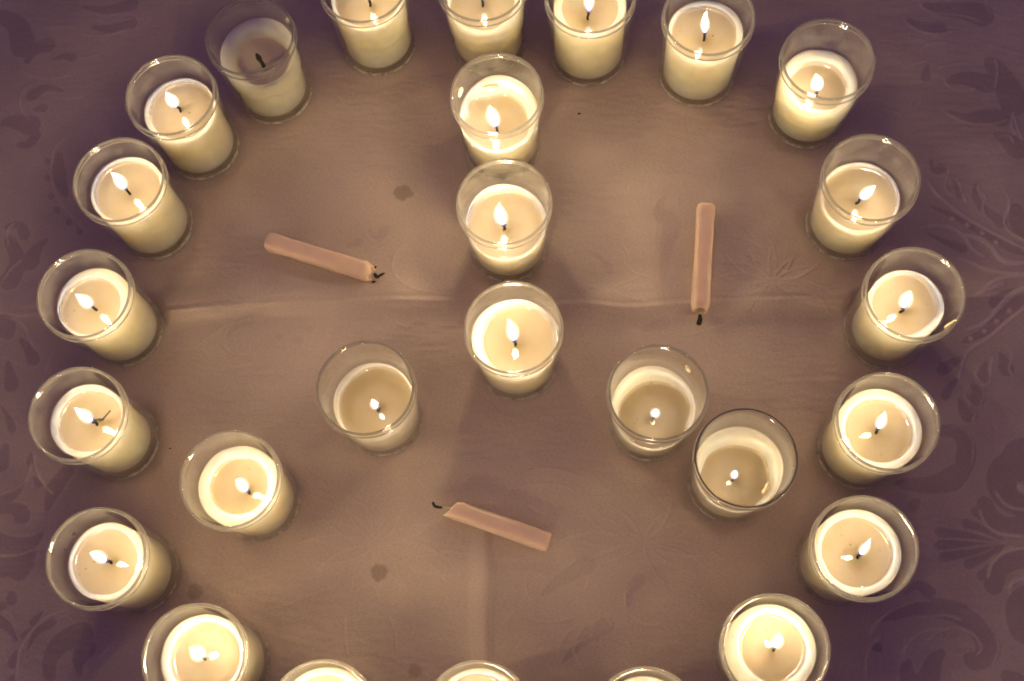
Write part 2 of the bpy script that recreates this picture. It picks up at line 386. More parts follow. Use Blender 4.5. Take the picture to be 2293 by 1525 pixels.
# ---------------------------------------------------------------- the tablecloth (real relief: creases, embossed weave, ripples)
FIG = {"d":[[[2937,2776,3083,2662,3226,2515,3433,2324],[10.9,35.4]],[[3132,2942,3147,2888,3149,2784],[5.4,24.5]],[[3299,2874,3256,2831,3263,2668],[5.4,27.2]],[[3486,2665,3467,2551,3523,2481],[38.1,81.6]],[[3232,2802,3267,2709,3331,2612,3361,2555],[16.3,43.5]],[[3249,3411,3347,3337,3464,3331,3608,3283],[13.6,70.7]],[[3502,3190,3563,3133,3615,3044],[21.8,81.6]],[[3035,3101,3042,3013,3099,3019],[8.2,43.5]],[[2864,2596,2977,2506,3078,2428],[8.2,38.1]],[[3347,2040,3182,1952,3054,1873,2890,1825],[40.8,21.8]],[[2892,1730,2813,1713,2711,1670],[8.2,46.2]],[[2810,1597,2759,1575,2676,1490],[8.2,32.6]],[[3004,1676,2963,1614,2948,1562],[10.9,46.2]],[[2869,1546,2885,1497,2872,1430],[10.9,49.0]],[[2767,1473,2771,1410,2796,1344],[8.2,54.4]],[[3099,1721,3107,1649,3106,1594],[10.9,54.4]],[[2576,1295,2686,1266,2726,1175,2685,1059],[38.1,65.3]],[[3085,1130,3010,1077,2994,975],[32.6,108.8]],[[3363,2094,3249,2076,3131,2034],[16.3,43.5]],[[1960,234,2126,268,2287,248,2433,175,2508,53,2506,-46,2420,-93,2380,-41],[27.2,65.3,70.7,38.1]],[[2254,-1,2185,-51,2120,-155],[21.8,70.7]],[[1877,94,1888,83],[27.2,27.2]],[[2048,-17,2017,-65,2022,-146],[16.3,59.8]],[[2784,551,2596,630,2403,693],[5.4,35.4]],[[2784,551,2582,580,2380,612],[5.4,35.4]],[[2784,551,2582,533,2386,535],[5.4,35.4]],[[2784,551,2650,492,2525,463],[5.4,35.4]],[[2784,551,2676,440,2584,378],[5.4,35.4]],[[2784,551,2686,649,2579,717],[5.4,35.4]],[[2784,551,2730,688,2662,778],[5.4,35.4]],[[2735,832,2754,704,2845,630,2936,623],[49.0,76.2]],[[2631,286,2703,403,2789,443,2885,453],[54.4,70.7]],[[3076,1021,2941,1017,2875,922,2881,814,2969,731],[54.4,92.5,70.7]],[[2763,1159,2697,1063,2580,987,2434,975,2237,1022],[21.8,76.2,32.6]],[[2357,903,2308,864],[8.2,43.5]],[[2827,259,2752,163,2765,24],[43.5,108.8]],[[2115,362,2218,398,2276,341],[8.2,49.0]],[[2564,-190,2613,-269],[27.2,81.6]],[[3311,4235,3390,4189,3559,4139,3690,4062],[27.2,97.9]],[[3169,4144,3247,4071,3376,4030],[16.3,59.8]],[[3292,3626,3413,3628,3571,3554],[21.8,81.6]],[[3200,3768,3163,3680],[16.3,38.1]],[[3620,3722,3667,3575,3695,3366],[54.4,108.8]],[[-3288,1916,-3210,1945,-3144,1977,-3091,2045],[43.5,32.6,8.2]],[[-3290,1872,-3203,1878,-3130,1842,-3116,1796,-3170,1801],[21.8,49.0,24.5]],[[-3300,1678,-3195,1637,-3067,1635,-2999,1688],[65.3,49.0,16.3]],[[-3043,2215,-3057,2150],[8.2,27.2]],[[-3041,2058,-3002,1995],[8.2,29.9]],[[-3223,1334,-3220,1291],[27.2,38.1]],[[-3279,1271,-3300,1264],[27.2,27.2]],[[-3211,989,-3241,913],[8.2,38.1]],[[-3031,1194,-3097,1134],[5.4,32.6]],[[-3110,1105,-3164,1063],[5.4,27.2]],[[-3016,766,-3008,892,-2919,988,-2771,1013],[32.6,81.6]],[[-3149,968,-3080,1069,-2962,1119],[8.2,32.6]],[[-3229,850,-3263,795],[5.4,38.1]],[[-3314,1204,-3244,1139,-3197,1048],[49.0,21.8]],[[-2801,2068,-2907,1955,-2970,1813],[43.5,54.4,16.3]],[[-3257,1478,-3163,1460,-3064,1506],[5.4,54.4,10.9]],[[-3092,1575,-3181,1517,-3287,1515],[54.4,70.7]],[[-3202,2301,-3242,2162],[21.8,54.4]],[[-2974,2258,-3000,2377],[21.8,38.1]],[[-2831,758,-2834,860,-2777,932],[10.9,70.7]],[[-3167,2868,-3162,2785,-3148,2681],[16.3,54.4]],[[-3081,3016,-3027,2923,-2994,2834],[16.3,49.0]],[[-3109,3747,-3059,3563,-3128,3405],[38.1,76.2]],[[-3147,3050,-3173,3118],[32.6,81.6]],[[-2842,3683,-2926,3623,-2982,3526],[13.6,70.7]],[[-3231,2575,-3179,2475,-3155,2381],[8.2,32.6]],[[-2428,5269,-2299,5229,-2122,5243],[16.3,59.8]],[[-2914,5069,-2842,5167,-2731,5194],[21.8,65.3]],[[-2728,5068,-2640,5074,-2576,5048],[10.9,38.1]],[[-2659,4793,-2786,4844,-2897,4794],[13.6,49.0]],[[-2871,4691,-2806,4689],[16.3,38.1]],[[-3005,4429,-2919,4435,-2872,4497],[27.2,43.5]],[[-2811,4282,-2804,4264],[16.3,24.5]],[[-2819,4154,-2812,4136],[16.3,24.5]],[[-2807,4011,-2800,3994],[16.3,24.5]],[[-2772,3900,-2765,3883],[16.3,24.5]],[[-2696,3793,-2689,3775],[16.3,24.5]],[[-2628,3711,-2621,3694],[16.3,24.5]],[[-2723,4323,-2735,4149,-2694,3965],[21.8,54.4,21.8]],[[-3124,3821,-3029,3825,-2993,3727],[21.8,43.5]],[[-3123,4621,-3037,4628,-2890,4561],[16.3,81.6]],[[-2481,5447,-2309,5384,-2087,5389],[13.6,54.4]],[[-3077,5509,-2951,5380,-2918,5183],[54.4,97.9]],[[-855,3241,-768,3255],[13.6,32.6]],[[-701,3324,-634,3259,-589,3312],[16.3,43.5]],[[-1732,2749,-1650,2822,-1536,2839],[10.9,38.1]],[[-1297,2654,-1243,2643],[10.9,32.6]],[[-1404,2694,-1376,2689],[10.9,27.2]],[[1281,3185,1202,3077,1275,2980,1201,2811,1134,2583],[16.3,65.3,21.8]],[[944,2296,1095,2315],[16.3,49.0]],[[698,2911,791,2812,820,2725],[8.2,32.6]],[[47,331,171,422,243,470],[13.6,49.0]],[[275,412,280,481,354,494],[10.9,59.8]],[[0,745,139,818,324,883],[16.3,65.3]],[[497,583,525,676,600,734],[13.6,43.5]]],"l":[[[2979,2956,3013,2855,3077,2748,3144,2658,3215,2584,3286,2511,3359,2447,3447,2371],[8.2,10.9]],[[3102,3087,3130,3021,3124,2970,3081,2901,3087,2840,3112,2817],[2.7,6.0]],[[3141,2949,3174,2899,3175,2822,3186,2751],[3.3,6.0]],[[3302,2882,3285,2825,3313,2760,3278,2707,3269,2650],[2.7,5.4]],[[3447,2793,3457,2722,3438,2658,3382,2576,3388,2516,3419,2468,3473,2416],[3.3,8.2]],[[3141,2595,3143,2593],[15.0,15.0]],[[3221,2524,3223,2522],[15.0,15.0]],[[3290,2444,3291,2442],[15.0,15.0]],[[3059,2658,3061,2656],[15.0,15.0]],[[2843,2634,2965,2626,3060,2582,3108,2505,3126,2435,3158,2387,3194,2355],[10.9,10.9]],[[3095,2541,3188,2489,3246,2427,3274,2339,3327,2287,3428,2267],[16.3,19.0]],[[3004,2384,3096,2333,3169,2269,3290,2212,3402,2182],[8.2,19.0]],[[3108,2138,3204,2180,3328,2188,3402,2182],[8.2,16.3]],[[3231,3406,3307,3336,3418,3282,3525,3269,3615,3282],[2.7,4.4]],[[3511,3197,3588,3163,3603,3108],[2.7,5.4]],[[3663,3308,3660,3219,3660,3114],[5.4,8.2]],[[3340,1977,3197,1901,3062,1823,2952,1781,2885,1731,2818,1626,2794,1568],[10.9,5.4]],[[3239,2143,3127,2124,3046,2107],[13.6,10.9]],[[3377,2099,3278,2070,3205,2028,3116,1957,3020,1911,2926,1898],[19.0,8.2]],[[3233,1970,3234,1968],[15.0,15.0]],[[3139,1920,3141,1918],[15.0,15.0]],[[3045,1870,3047,1868],[15.0,15.0]],[[2946,1838,2948,1836],[15.0,15.0]],[[2958,1674,2915,1615,2935,1541,2979,1541,3019,1627,3053,1706],[2.7,6.5]],[[2840,1536,2810,1480,2831,1414],[3.3,8.2]],[[2909,1531,2924,1466,2880,1405],[2.7,4.1]],[[2791,1430,2833,1368,2809,1311],[2.7,6.8]],[[3148,1775,3170,1684,3127,1614,3132,1558],[3.3,7.1]],[[2667,1304,2729,1289,2768,1220,2765,1146,2726,1051],[2.7,4.4]],[[2108,234,2238,206,2328,194,2408,153],[2.7,6.8]],[[2101,9,2206,89,2343,119,2447,64,2476,-23,2438,-60],[4.1,6.8]],[[1858,161,1909,216,2018,278,2156,308,2264,298],[5.4,5.4]],[[2465,224,2535,148,2579,31,2567,-57,2510,-127],[2.7,4.1]],[[1980,-32,2052,63,2161,125,2288,120],[4.1,5.4]],[[1773,-88,1817,60,1917,141],[5.4,5.4]],[[2791,545,2610,595,2435,640],[4.1,2.7]],[[2791,545,2599,560,2414,568],[4.1,2.7]],[[2791,545,2656,625,2526,699],[4.1,2.7]],[[2692,782,2708,674,2772,606,2917,560],[6.8,10.9]],[[2625,361,2678,444,2767,493,2900,502],[10.9,10.9]],[[2727,250,2758,309,2847,325],[5.4,13.6]],[[2820,864,2846,792,2889,746,2966,722],[8.2,8.2]],[[2978,854,2986,848],[24.5,24.5]],[[3287,4282,3295,4224,3354,4169,3436,4137,3548,4099,3657,4034],[2.7,5.4]],[[3144,4164,3168,4095,3242,4030,3336,3996,3457,3995],[2.7,5.4]],[[2920,4035,3032,3998,3148,3977,3242,3964],[2.7,3.8]],[[3081,4043,3154,4000,3242,3964],[2.7,3.8]],[[3188,3902,3256,3929,3346,3924,3455,3881],[3.3,3.3]],[[3264,3741,3357,3749,3476,3745],[2.7,4.1]],[[3292,3667,3296,3598,3361,3550,3477,3540],[2.7,4.1]],[[3727,4189,3732,4103,3831,4025,3949,4035],[2.7,4.1]],[[3199,3810,3161,3804,3100,3803],[2.7,4.4]],[[3624,3859,3708,3814,3759,3782,3856,3727],[2.7,4.1]],[[3206,3427,3276,3359,3376,3292,3518,3269],[4.1,4.1]],[[2730,3613,2816,3599,2877,3556],[2.7,2.7]],[[2796,3522,2875,3502,2932,3450],[2.7,2.7]],[[3664,3747,3652,3646,3598,3521],[5.4,5.4]],[[3674,3337,3629,3246,3634,3162],[5.4,5.4]],[[-3026,2212,-3018,2087,-2970,1978,-2920,1913],[4.4,6.0]],[[-3231,805,-3196,976,-3122,1076,-3012,1149,-2864,1174],[5.4,6.5]],[[-3302,1233,-3232,1158,-3187,1036],[4.4,4.4]],[[-3263,1977,-3164,1992,-3085,2044,-3047,2148],[3.8,5.4]],[[-3284,1579,-3167,1568,-3070,1582],[4.1,5.4]],[[-3141,3164,-3056,3105,-3023,2995,-2979,2914],[3.8,5.4]],[[-3213,2918,-3157,2876,-3091,2833],[3.8,5.4]],[[-3187,3406,-3123,3500,-3029,3568],[2.7,5.4]],[[-3112,3693,-3117,3793,-3063,3848],[4.1,5.4]],[[-2844,2888,-2896,2836,-2931,2751],[3.8,3.8]],[[-3178,3203,-3082,3163,-2975,3142],[4.1,6.8]],[[-2402,5327,-2273,5275,-2129,5282],[2.7,4.4]],[[-2497,5233,-2347,5183,-2148,5197],[2.7,4.9]],[[-2866,4960,-2749,4911,-2596,4916],[2.7,4.4]],[[-2750,4898,-2914,4883,-2975,4761,-2919,4615],[2.7,4.4]],[[-2684,4749,-2599,4726,-2512,4726],[2.7,3.3]],[[-2956,5103,-2939,5012,-2866,4960],[2.7,3.8]],[[-2662,4430,-2753,4353,-2787,4159,-2757,3978,-2673,3823,-2578,3684],[4.4,5.4]],[[-2668,4041,-2615,3903,-2542,3751],[3.3,4.1]],[[-2533,5039,-2446,5034,-2335,5048],[2.7,3.8]],[[1263,3231,1190,3110,1163,2941,1136,2855,1154,2720],[2.7,3.3]],[[18,363,71,458,175,535],[2.7,4.4]],[[149,266,120,388,174,439],[2.7,4.9]],[[236,437,262,502,271,527],[2.7,4.9]],[[349,557,378,481],[2.7,4.4]]],"e":[[[-926,1244,-832,1285,-731,1305,-626,1295,-540,1274],[3.3,4.4]],[[-923,1229,-820,1223,-718,1239,-624,1283,-551,1331],[3.3,4.4]],[[-918,1222,-795,1172,-685,1097,-598,995,-539,901],[3.3,4.4]],[[-928,1206,-838,1107,-731,1029,-606,983,-499,960],[3.3,4.4]],[[-975,1241,-1073,1281,-1161,1341,-1232,1423,-1281,1501],[3.3,4.4]],[[-967,1254,-1038,1333,-1125,1396,-1225,1434,-1313,1452],[3.3,4.4]],[[-973,1221,-1067,1180,-1167,1161,-1272,1171,-1358,1192],[3.3,4.4]],[[-976,1236,-1080,1243,-1181,1227,-1275,1183,-1345,1135],[3.3,4.4]],[[-953,1254,-960,1338,-949,1422,-916,1500,-879,1561],[3.3,4.4]],[[-941,1252,-910,1329,-897,1412,-906,1499,-925,1569],[3.3,4.4]],[[-946,1210,-939,1119,-950,1031,-985,949,-1025,887],[3.3,4.4]],[[-959,1212,-992,1129,-1006,1041,-996,951,-976,878],[3.3,4.4]],[[-940,1248,-901,1304,-850,1349,-787,1379,-731,1396],[3.3,4.4]],[[-934,1240,-873,1271,-820,1315,-781,1373,-756,1426],[3.3,4.4]],[[-937,1215,-889,1145,-858,1067,-848,984,-850,915],[3.3,4.4]],[[-948,1211,-936,1128,-906,1050,-857,981,-808,930],[3.3,4.4]],[[-964,1246,-1018,1303,-1059,1370,-1082,1446,-1092,1512],[3.3,4.4]],[[-955,1252,-979,1326,-1018,1394,-1075,1451,-1128,1490],[3.3,4.4]],[[-958,1215,-996,1151,-1047,1096,-1112,1058,-1170,1035],[3.3,4.4]],[[-966,1223,-1030,1183,-1082,1131,-1118,1064,-1139,1005],[3.3,4.4]],[[-920,1232,-802,1221,-690,1185,-589,1120,-514,1054],[3.3,4.4]],[[-925,1215,-823,1153,-711,1114,-593,1107,-495,1115],[3.3,4.4]],[[-980,1232,-1097,1236,-1212,1266,-1318,1327,-1399,1391],[3.3,4.4]],[[-976,1249,-1081,1306,-1196,1340,-1315,1341,-1413,1327],[3.3,4.4]],[[1844,2457,1926,2493,2013,2510,2100,2501,2170,2483],[3.3,4.4]],[[1845,2444,1931,2438,2018,2452,2101,2491,2166,2533],[3.3,4.4]],[[1849,2437,1947,2393,2033,2328,2097,2238,2138,2155],[3.3,4.4]],[[1839,2424,1905,2336,1988,2268,2088,2227,2177,2207],[3.3,4.4]],[[1803,2455,1724,2489,1656,2542,1604,2614,1570,2682],[3.3,4.4]],[[1811,2465,1758,2535,1691,2590,1610,2623,1539,2639],[3.3,4.4]],[[1802,2437,1720,2401,1634,2384,1547,2393,1477,2411],[3.3,4.4]],[[1801,2450,1715,2456,1628,2442,1546,2403,1483,2361],[3.3,4.4]],[[1822,2466,1824,2540,1840,2613,1875,2681,1912,2734],[3.3,4.4]],[[1832,2464,1865,2531,1883,2604,1883,2680,1874,2742],[3.3,4.4]],[[1824,2427,1822,2347,1805,2269,1767,2198,1729,2143],[3.3,4.4]],[[1813,2429,1778,2356,1758,2279,1759,2199,1769,2135],[3.3,4.4]],[[1832,2460,1870,2509,1917,2549,1973,2575,2021,2590],[3.3,4.4]],[[1837,2453,1891,2480,1939,2519,1977,2570,2002,2617],[3.3,4.4]],[[1832,2432,1866,2370,1885,2302,1886,2228,1878,2167],[3.3,4.4]],[[1823,2428,1825,2355,1843,2286,1878,2226,1915,2181],[3.3,4.4]],[[1812,2459,1772,2509,1743,2567,1731,2634,1729,2692],[3.3,4.4]],[[1820,2464,1807,2529,1780,2588,1738,2638,1697,2673],[3.3,4.4]],[[1814,2432,1777,2375,1729,2327,1671,2293,1620,2273],[3.3,4.4]],[[1808,2439,1752,2404,1703,2357,1666,2299,1643,2247],[3.3,4.4]],[[1848,2446,1945,2437,2037,2405,2115,2348,2172,2290],[3.3,4.4]],[[1843,2432,1922,2377,2012,2343,2111,2336,2194,2344],[3.3,4.4]],[[1798,2446,1700,2450,1606,2476,1523,2530,1461,2586],[3.3,4.4]],[[1803,2461,1720,2511,1627,2541,1527,2542,1444,2529],[3.3,4.4]],[[-1485,2927,-1415,2959,-1340,2974,-1261,2967,-1197,2950],[3.3,4.4]],[[-1482,2915,-1405,2909,-1329,2922,-1259,2957,-1206,2995],[3.3,4.4]],[[-1521,2924,-1594,2956,-1661,3003,-1715,3068,-1753,3130],[3.3,4.4]],[[-1515,2934,-1570,2997,-1635,3046,-1710,3076,-1775,3091],[3.3,4.4]],[[-1504,2934,-1511,3001,-1505,3067,-1481,3129,-1454,3177],[3.3,4.4]],[[-1495,2932,-1474,2994,-1465,3060,-1474,3128,-1489,3184],[3.3,4.4]],[[-1495,2929,-1466,2973,-1429,3010,-1383,3033,-1341,3047],[3.3,4.4]],[[-1490,2923,-1445,2947,-1407,2982,-1379,3028,-1361,3071],[3.3,4.4]],[[-1513,2928,-1554,2973,-1586,3026,-1604,3086,-1612,3139],[3.3,4.4]],[[-1506,2932,-1525,2991,-1555,3045,-1598,3090,-1639,3121],[3.3,4.4]],[[-1524,2917,-1612,2920,-1698,2944,-1778,2992,-1839,3043],[3.3,4.4]],[[-1521,2930,-1601,2975,-1687,3002,-1776,3003,-1848,2992],[3.3,4.4]],[[687,956,792,1000,904,1021,1017,1011,1109,988],[3.3,4.4]],[[689,940,801,933,913,950,1019,998,1101,1050],[3.3,4.4]],[[695,932,825,878,939,798,1027,688,1084,587],[3.3,4.4]],[[682,915,773,808,885,725,1017,675,1132,651],[3.3,4.4]],[[634,953,530,996,438,1060,366,1149,318,1232],[3.3,4.4]],[[644,966,571,1052,481,1119,374,1160,281,1180],[3.3,4.4]],[[635,931,530,887,419,867,306,877,214,900],[3.3,4.4]],[[632,947,520,954,408,937,304,890,224,838],[3.3,4.4]],[[672,960,719,1020,777,1069,848,1101,910,1119],[3.3,4.4]],[[678,951,747,985,807,1032,853,1095,884,1152],[3.3,4.4]],[[661,921,669,831,695,747,744,673,794,618],[3.3,4.4]],[[656,964,635,1044,597,1117,539,1178,484,1221],[3.3,4.4]],[[693,943,820,931,940,893,1045,822,1122,751],[3.3,4.4]],[[687,925,793,858,912,816,1040,808,1147,818],[3.3,4.4]],[[628,943,501,948,378,980,266,1045,183,1114],[3.3,4.4]],[[633,961,523,1023,400,1059,270,1060,163,1045],[3.3,4.4]],[[-321,2781,-454,2827,-551,2926,-582,3034,-540,3127,-447,3180],[3.5,3.5]],[[-1609,2685,-1576,2649,-1618,2608,-1706,2645,-1753,2733,-1686,2829,-1553,2852],[3.5,4.1]],[[-1735,2553,-1645,2526,-1570,2541,-1542,2623],[2.7,3.8]],[[-721,3318,-692,3250,-608,3243,-572,3298],[3.3,3.3]],[[-1889,3426,-1752,3275,-1598,3123,-1408,3055],[3.3,3.3]],[[-1710,3308,-1572,3189,-1410,3116],[3.3,3.3]],[[-1960,2704,-1841,2779,-1684,2848,-1460,2844],[3.3,3.3]],[[-274,3626,-304,3432,-288,3293],[3.3,3.3]],[[-622,2641,-545,2596,-464,2640],[3.3,3.3]],[[1023,3311,1102,3326,1110,3272],[3.3,3.8]],[[1060,3303,1043,3223,1097,3119],[3.3,3.8]],[[1350,3151,1348,3058,1367,2972],[3.3,3.8]],[[922,2907,951,2820,914,2777,970,2686,1053,2639],[4.1,4.1]],[[1000,2650,883,2623,802,2589,897,2511,1015,2458],[4.1,4.1]],[[1632,2817,1723,2768,1807,2691],[3.3,3.3]],[[1594,2652,1685,2604,1718,2548],[3.3,3.3]],[[1197,2198,1385,2220,1529,2250],[3.3,3.8]],[[1337,2171,1306,2071,1339,1978],[3.3,3.8]],[[1059,2234,1068,2320,1118,2379],[3.3,3.3]],[[582,2318,556,2371,636,2405,734,2346],[3.3,3.3]],[[-51,1472,48,1510,196,1506,365,1422],[3.3,3.8]],[[-119,1296,-91,1404,5,1423,212,1399,342,1304],[3.3,3.8]],[[-79,858,-86,769,-38,689,53,646],[3.3,3.8]],[[-1,889,38,854,104,869,128,947],[3.3,3.8]],[[-320,458,-289,584,-171,696],[3.3,3.8]],[[481,595,494,655,560,714],[3.3,3.8]],[[487,665,488,540,568,455,671,437],[3.3,3.8]],[[-132,662,-55,595,57,570,164,573],[3.3,3.8]],[[148,861,268,921,423,929,656,959],[3.3,3.8]],[[268,830,296,789,244,709],[3.3,3.8]],[[25,1382,25,1279,107,1226],[3.3,3.8]],[[-1566,958,-1379,997,-1232,1015],[3.3,3.3]],[[-1122,959,-997,1008],[3.3,3.3]],[[-1353,1640,-1258,1584,-1164,1519],[3.3,3.3]],[[-1075,1559,-1017,1511,-933,1448],[3.3,3.3]],[[-663,1586,-580,1580,-559,1538],[3.3,3.3]],[[-552,1118,-499,1108,-354,1049],[3.3,3.3]],[[-1203,830,-1217,726,-1222,621],[3.3,3.3]],[[-776,788,-799,694,-837,622],[3.3,3.3]],[[-939,782,-917,689,-926,568],[3.3,3.3]]]}
STAINS = [[-0.0439,0.3555,0.0057],[-0.0958,0.1058,0.0052],[-0.209,0.1143,0.0049],[-0.0831,0.0437,0.0041],[0.1422,0.4245,0.0038],[0.1884,0.0091,0.0035],[-0.1181,0.2703,0.0024],[-0.0387,0.3534,0.0024]]
CREASE = np.array([[-0.3318,0.3222],[-0.2605,0.3089],[-0.2134,0.3003],[-0.172,0.296],[-0.1136,0.2871],[-0.0298,0.2719],[0.0152,0.2593],[0.0581,0.2528],[0.0858,0.2448],[0.1284,0.239],[0.2236,0.2234],[0.3446,0.2015]])
VFOLD = np.array([[-0.0254,0.1381],[-0.0312,0.1026],[-0.0382,0.0628],[-0.0462,0.0218]])
STEP = 0.00078
x0, x1, y0, y1 = -0.37, 0.43, -0.07, 0.60
def axis(a, b_):
    c = np.arange(a, b_, STEP)
    g = 0.004 * np.cumsum(1.28 ** np.arange(16)) / 1.0
    return np.concatenate([(c[0] - g)[::-1], c, c[-1] + g])
X, Y = axis(x0, x1), axis(y0, y1)
nx, ny = len(X), len(Y)
ix0, iy0 = 16, 16
cxn, cyn = nx - 32, ny - 32
GX, GY = np.meshgrid(X, Y)
def vnoise(sx, sy, seed, ang=0.0):
    """smooth value noise over the grid with feature sizes sx, sy (m)"""
    r = np.random.default_rng(seed)
    ca, sa = math.cos(ang), math.sin(ang)
    U = (GX * ca + GY * sa) / sx + 50.3; W = (-GX * sa + GY * ca) / sy + 50.7
    T = r.random((256, 256))
    iu, iw = np.floor(U).astype(int), np.floor(W).astype(int)
    fu, fw = U - iu, W - iw
    fu = fu * fu * (3 - 2 * fu); fw = fw * fw * (3 - 2 * fw)
    g = lambda a, b_: T[a % 256, b_ % 256]
    return (g(iu, iw) * (1 - fu) + g(iu + 1, iw) * fu) * (1 - fw) + (g(iu, iw + 1) * (1 - fu) + g(iu + 1, iw + 1) * fu) * fw - 0.5
def stroke_field(strokes, soft):
    F = np.zeros((ny, nx), np.float32)
    for co, wd in strokes:
        P = np.array(co, float).reshape(-1, 2) / 1e4
        wd = np.array(wd, float) / 1e4
        L = np.sum(np.linalg.norm(np.diff(P, axis=0), axis=1))
        n = max(4, int(L / 0.0006))
        Q = catmull(P, n)
        # widths spread along the stroke, tips tapering
        u = np.linspace(0, 1, n)
        w = np.interp(u, np.linspace(0, 1, len(wd)), wd)
        if L > 0.004:
            w = w * np.clip(np.minimum(u / 0.12 + 0.35, (1 - u) / 0.10 + 0.25), 0, 1)
        for (px, py), r in zip(Q, w):
            m_ = r + soft * 2
            a0 = int((px - m_ - x0) / STEP) + ix0; a1 = int((px + m_ - x0) / STEP) + ix0 + 2
            b0 = int((py - m_ - y0) / STEP) + iy0; b1 = int((py + m_ - y0) / STEP) + iy0 + 2
            a0, b0 = max(a0, ix0), max(b0, iy0); a1, b1 = min(a1, nx - 16), min(b1, ny - 16)
            if a1 <= a0 or b1 <= b0: continue
            d = np.hypot(X[None, a0:a1] - px, Y[b0:b1, None] - py)
            v = np.clip((r + soft - d) / (2 * soft), 0, 1)
            np.maximum(F[b0:b1, a0:a1], v, out=F[b0:b1, a0:a1])
    return F * F * (3 - 2 * F)
D = stroke_field(FIG['d'], 0.0005)
Do = np.clip(stroke_field([(c_, [w_ + 6 for w_ in wd_]) for c_, wd_ in FIG['d']], 0.0005) - D, 0, 1)
Lt = stroke_field(FIG['l'], 0.0006)
Em = stroke_field(FIG['e'], 0.0005)
# satin ground threads of weave tone outside the traced figure: soft, low contrast
tone = vnoise(0.03, 0.02, 3) * 0.25 + vnoise(0.012, 0.008, 4) * 0.15
fade = 0.38 + 0.62 * sstep((np.hypot((GX - 0.01) / 0.235, (GY - 0.23) / 0.2) - 0.75) / 0.4)
weave = np.clip(tone + (Lt * 0.7 - D * (1 - Lt) * 0.75 + Do * (1 - Lt) * 0.30) * fade + Em * 0.30, -1, 1)  # embossed lines also get a satin sheen painted in as lighter colour
stain = np.zeros((ny, nx), np.float32)
for k, (sx, sy, sr) in enumerate(STAINS):
    ang = np.arctan2(GY - sy, GX - sx)
    rr_ = sr * (1 + 0.07 * np.sin(3 * ang + k) + 0.05 * np.sin(7 * ang + 2 * k))
    amp = (1, .95, .7, .75, .35, .4, .3, .9)[k]
    stain = np.maximum(stain, amp * np.clip((rr_ - np.hypot(GX - sx, GY - sy)) / 0.0012 + 0.5, 0, 1))
def path_profile(P, n=500):
    Q = catmull(P, n)
    o = np.argsort(Q[:, 0]); return Q[o]
Z = np.zeros((ny, nx))
Q = path_profile(CREASE)
yc = np.interp(GX, Q[:, 0], Q[:, 1])
d = (GY - yc)
along = np.interp(GX, [-0.40, -0.25, -0.20, -0.05, -0.02, 0.04, 0.08, 0.13, 0.22, 0.30, 0.42], [0.8, 1.1, 1.35, 1.25, 0.7, 0.8, 1.2, 1.1, 1.2, 1.1, 0.9])
dd = d - .001
Z += along * (0.0040 * np.where(dd < 0, np.exp(-(dd / .0080) ** 2), np.exp(-(dd / .017) ** 2)) + 0.0006 * np.exp(-(d / 0.0012) ** 2) - 0.0004 * np.exp(-((d - .0034) / 0.0014) ** 2))
Z += 0.0009 * along * vnoise(0.02, 0.006, 21, -0.17) * np.exp(-(d / 0.012) ** 2)
xf = np.interp(GY, VFOLD[::-1, 1], VFOLD[::-1, 0])
dv = GX - xf
lowv = sstep((0.155 - GY) / 0.06) * (0.75 + 0.5 * vnoise(0.05, 0.04, 41))
fw = vnoise(0.03, 0.025, 42)
Z += lowv * (0.0032 * sstep((dv + .011 + .004 * fw) / .0125) * sstep((.0065 + .004 * fw - dv) / .0050) + 0.0006 * np.exp(-(dv / 0.018) ** 2))
Z += 0.0030 * vnoise(0.12, 0.09, 5) + 0.0012 * vnoise(0.05, 0.035, 6, 0.4)
ripple = vnoise(0.011, 0.0028, 8, -0.17) * vnoise(0.05, 0.04, 9) * 2
Z += 0.00050 * ripple + 0.00009 * vnoise(0.0045, 0.0011, 31, -0.17) * (0.4 + vnoise(0.05, 0.04, 32)) * 2 + 0.00030 * vnoise(0.016, 0.012, 33, 0.9) + 0.00018 * vnoise(0.006, 0.0022, 10, -0.17) + 0.00022 * vnoise(0.02, 0.009, 15, 0.5)
Z += 0.00040 * Lt + 0.00055 * Em + 0.00012 * D - 0.00012 * Em * D
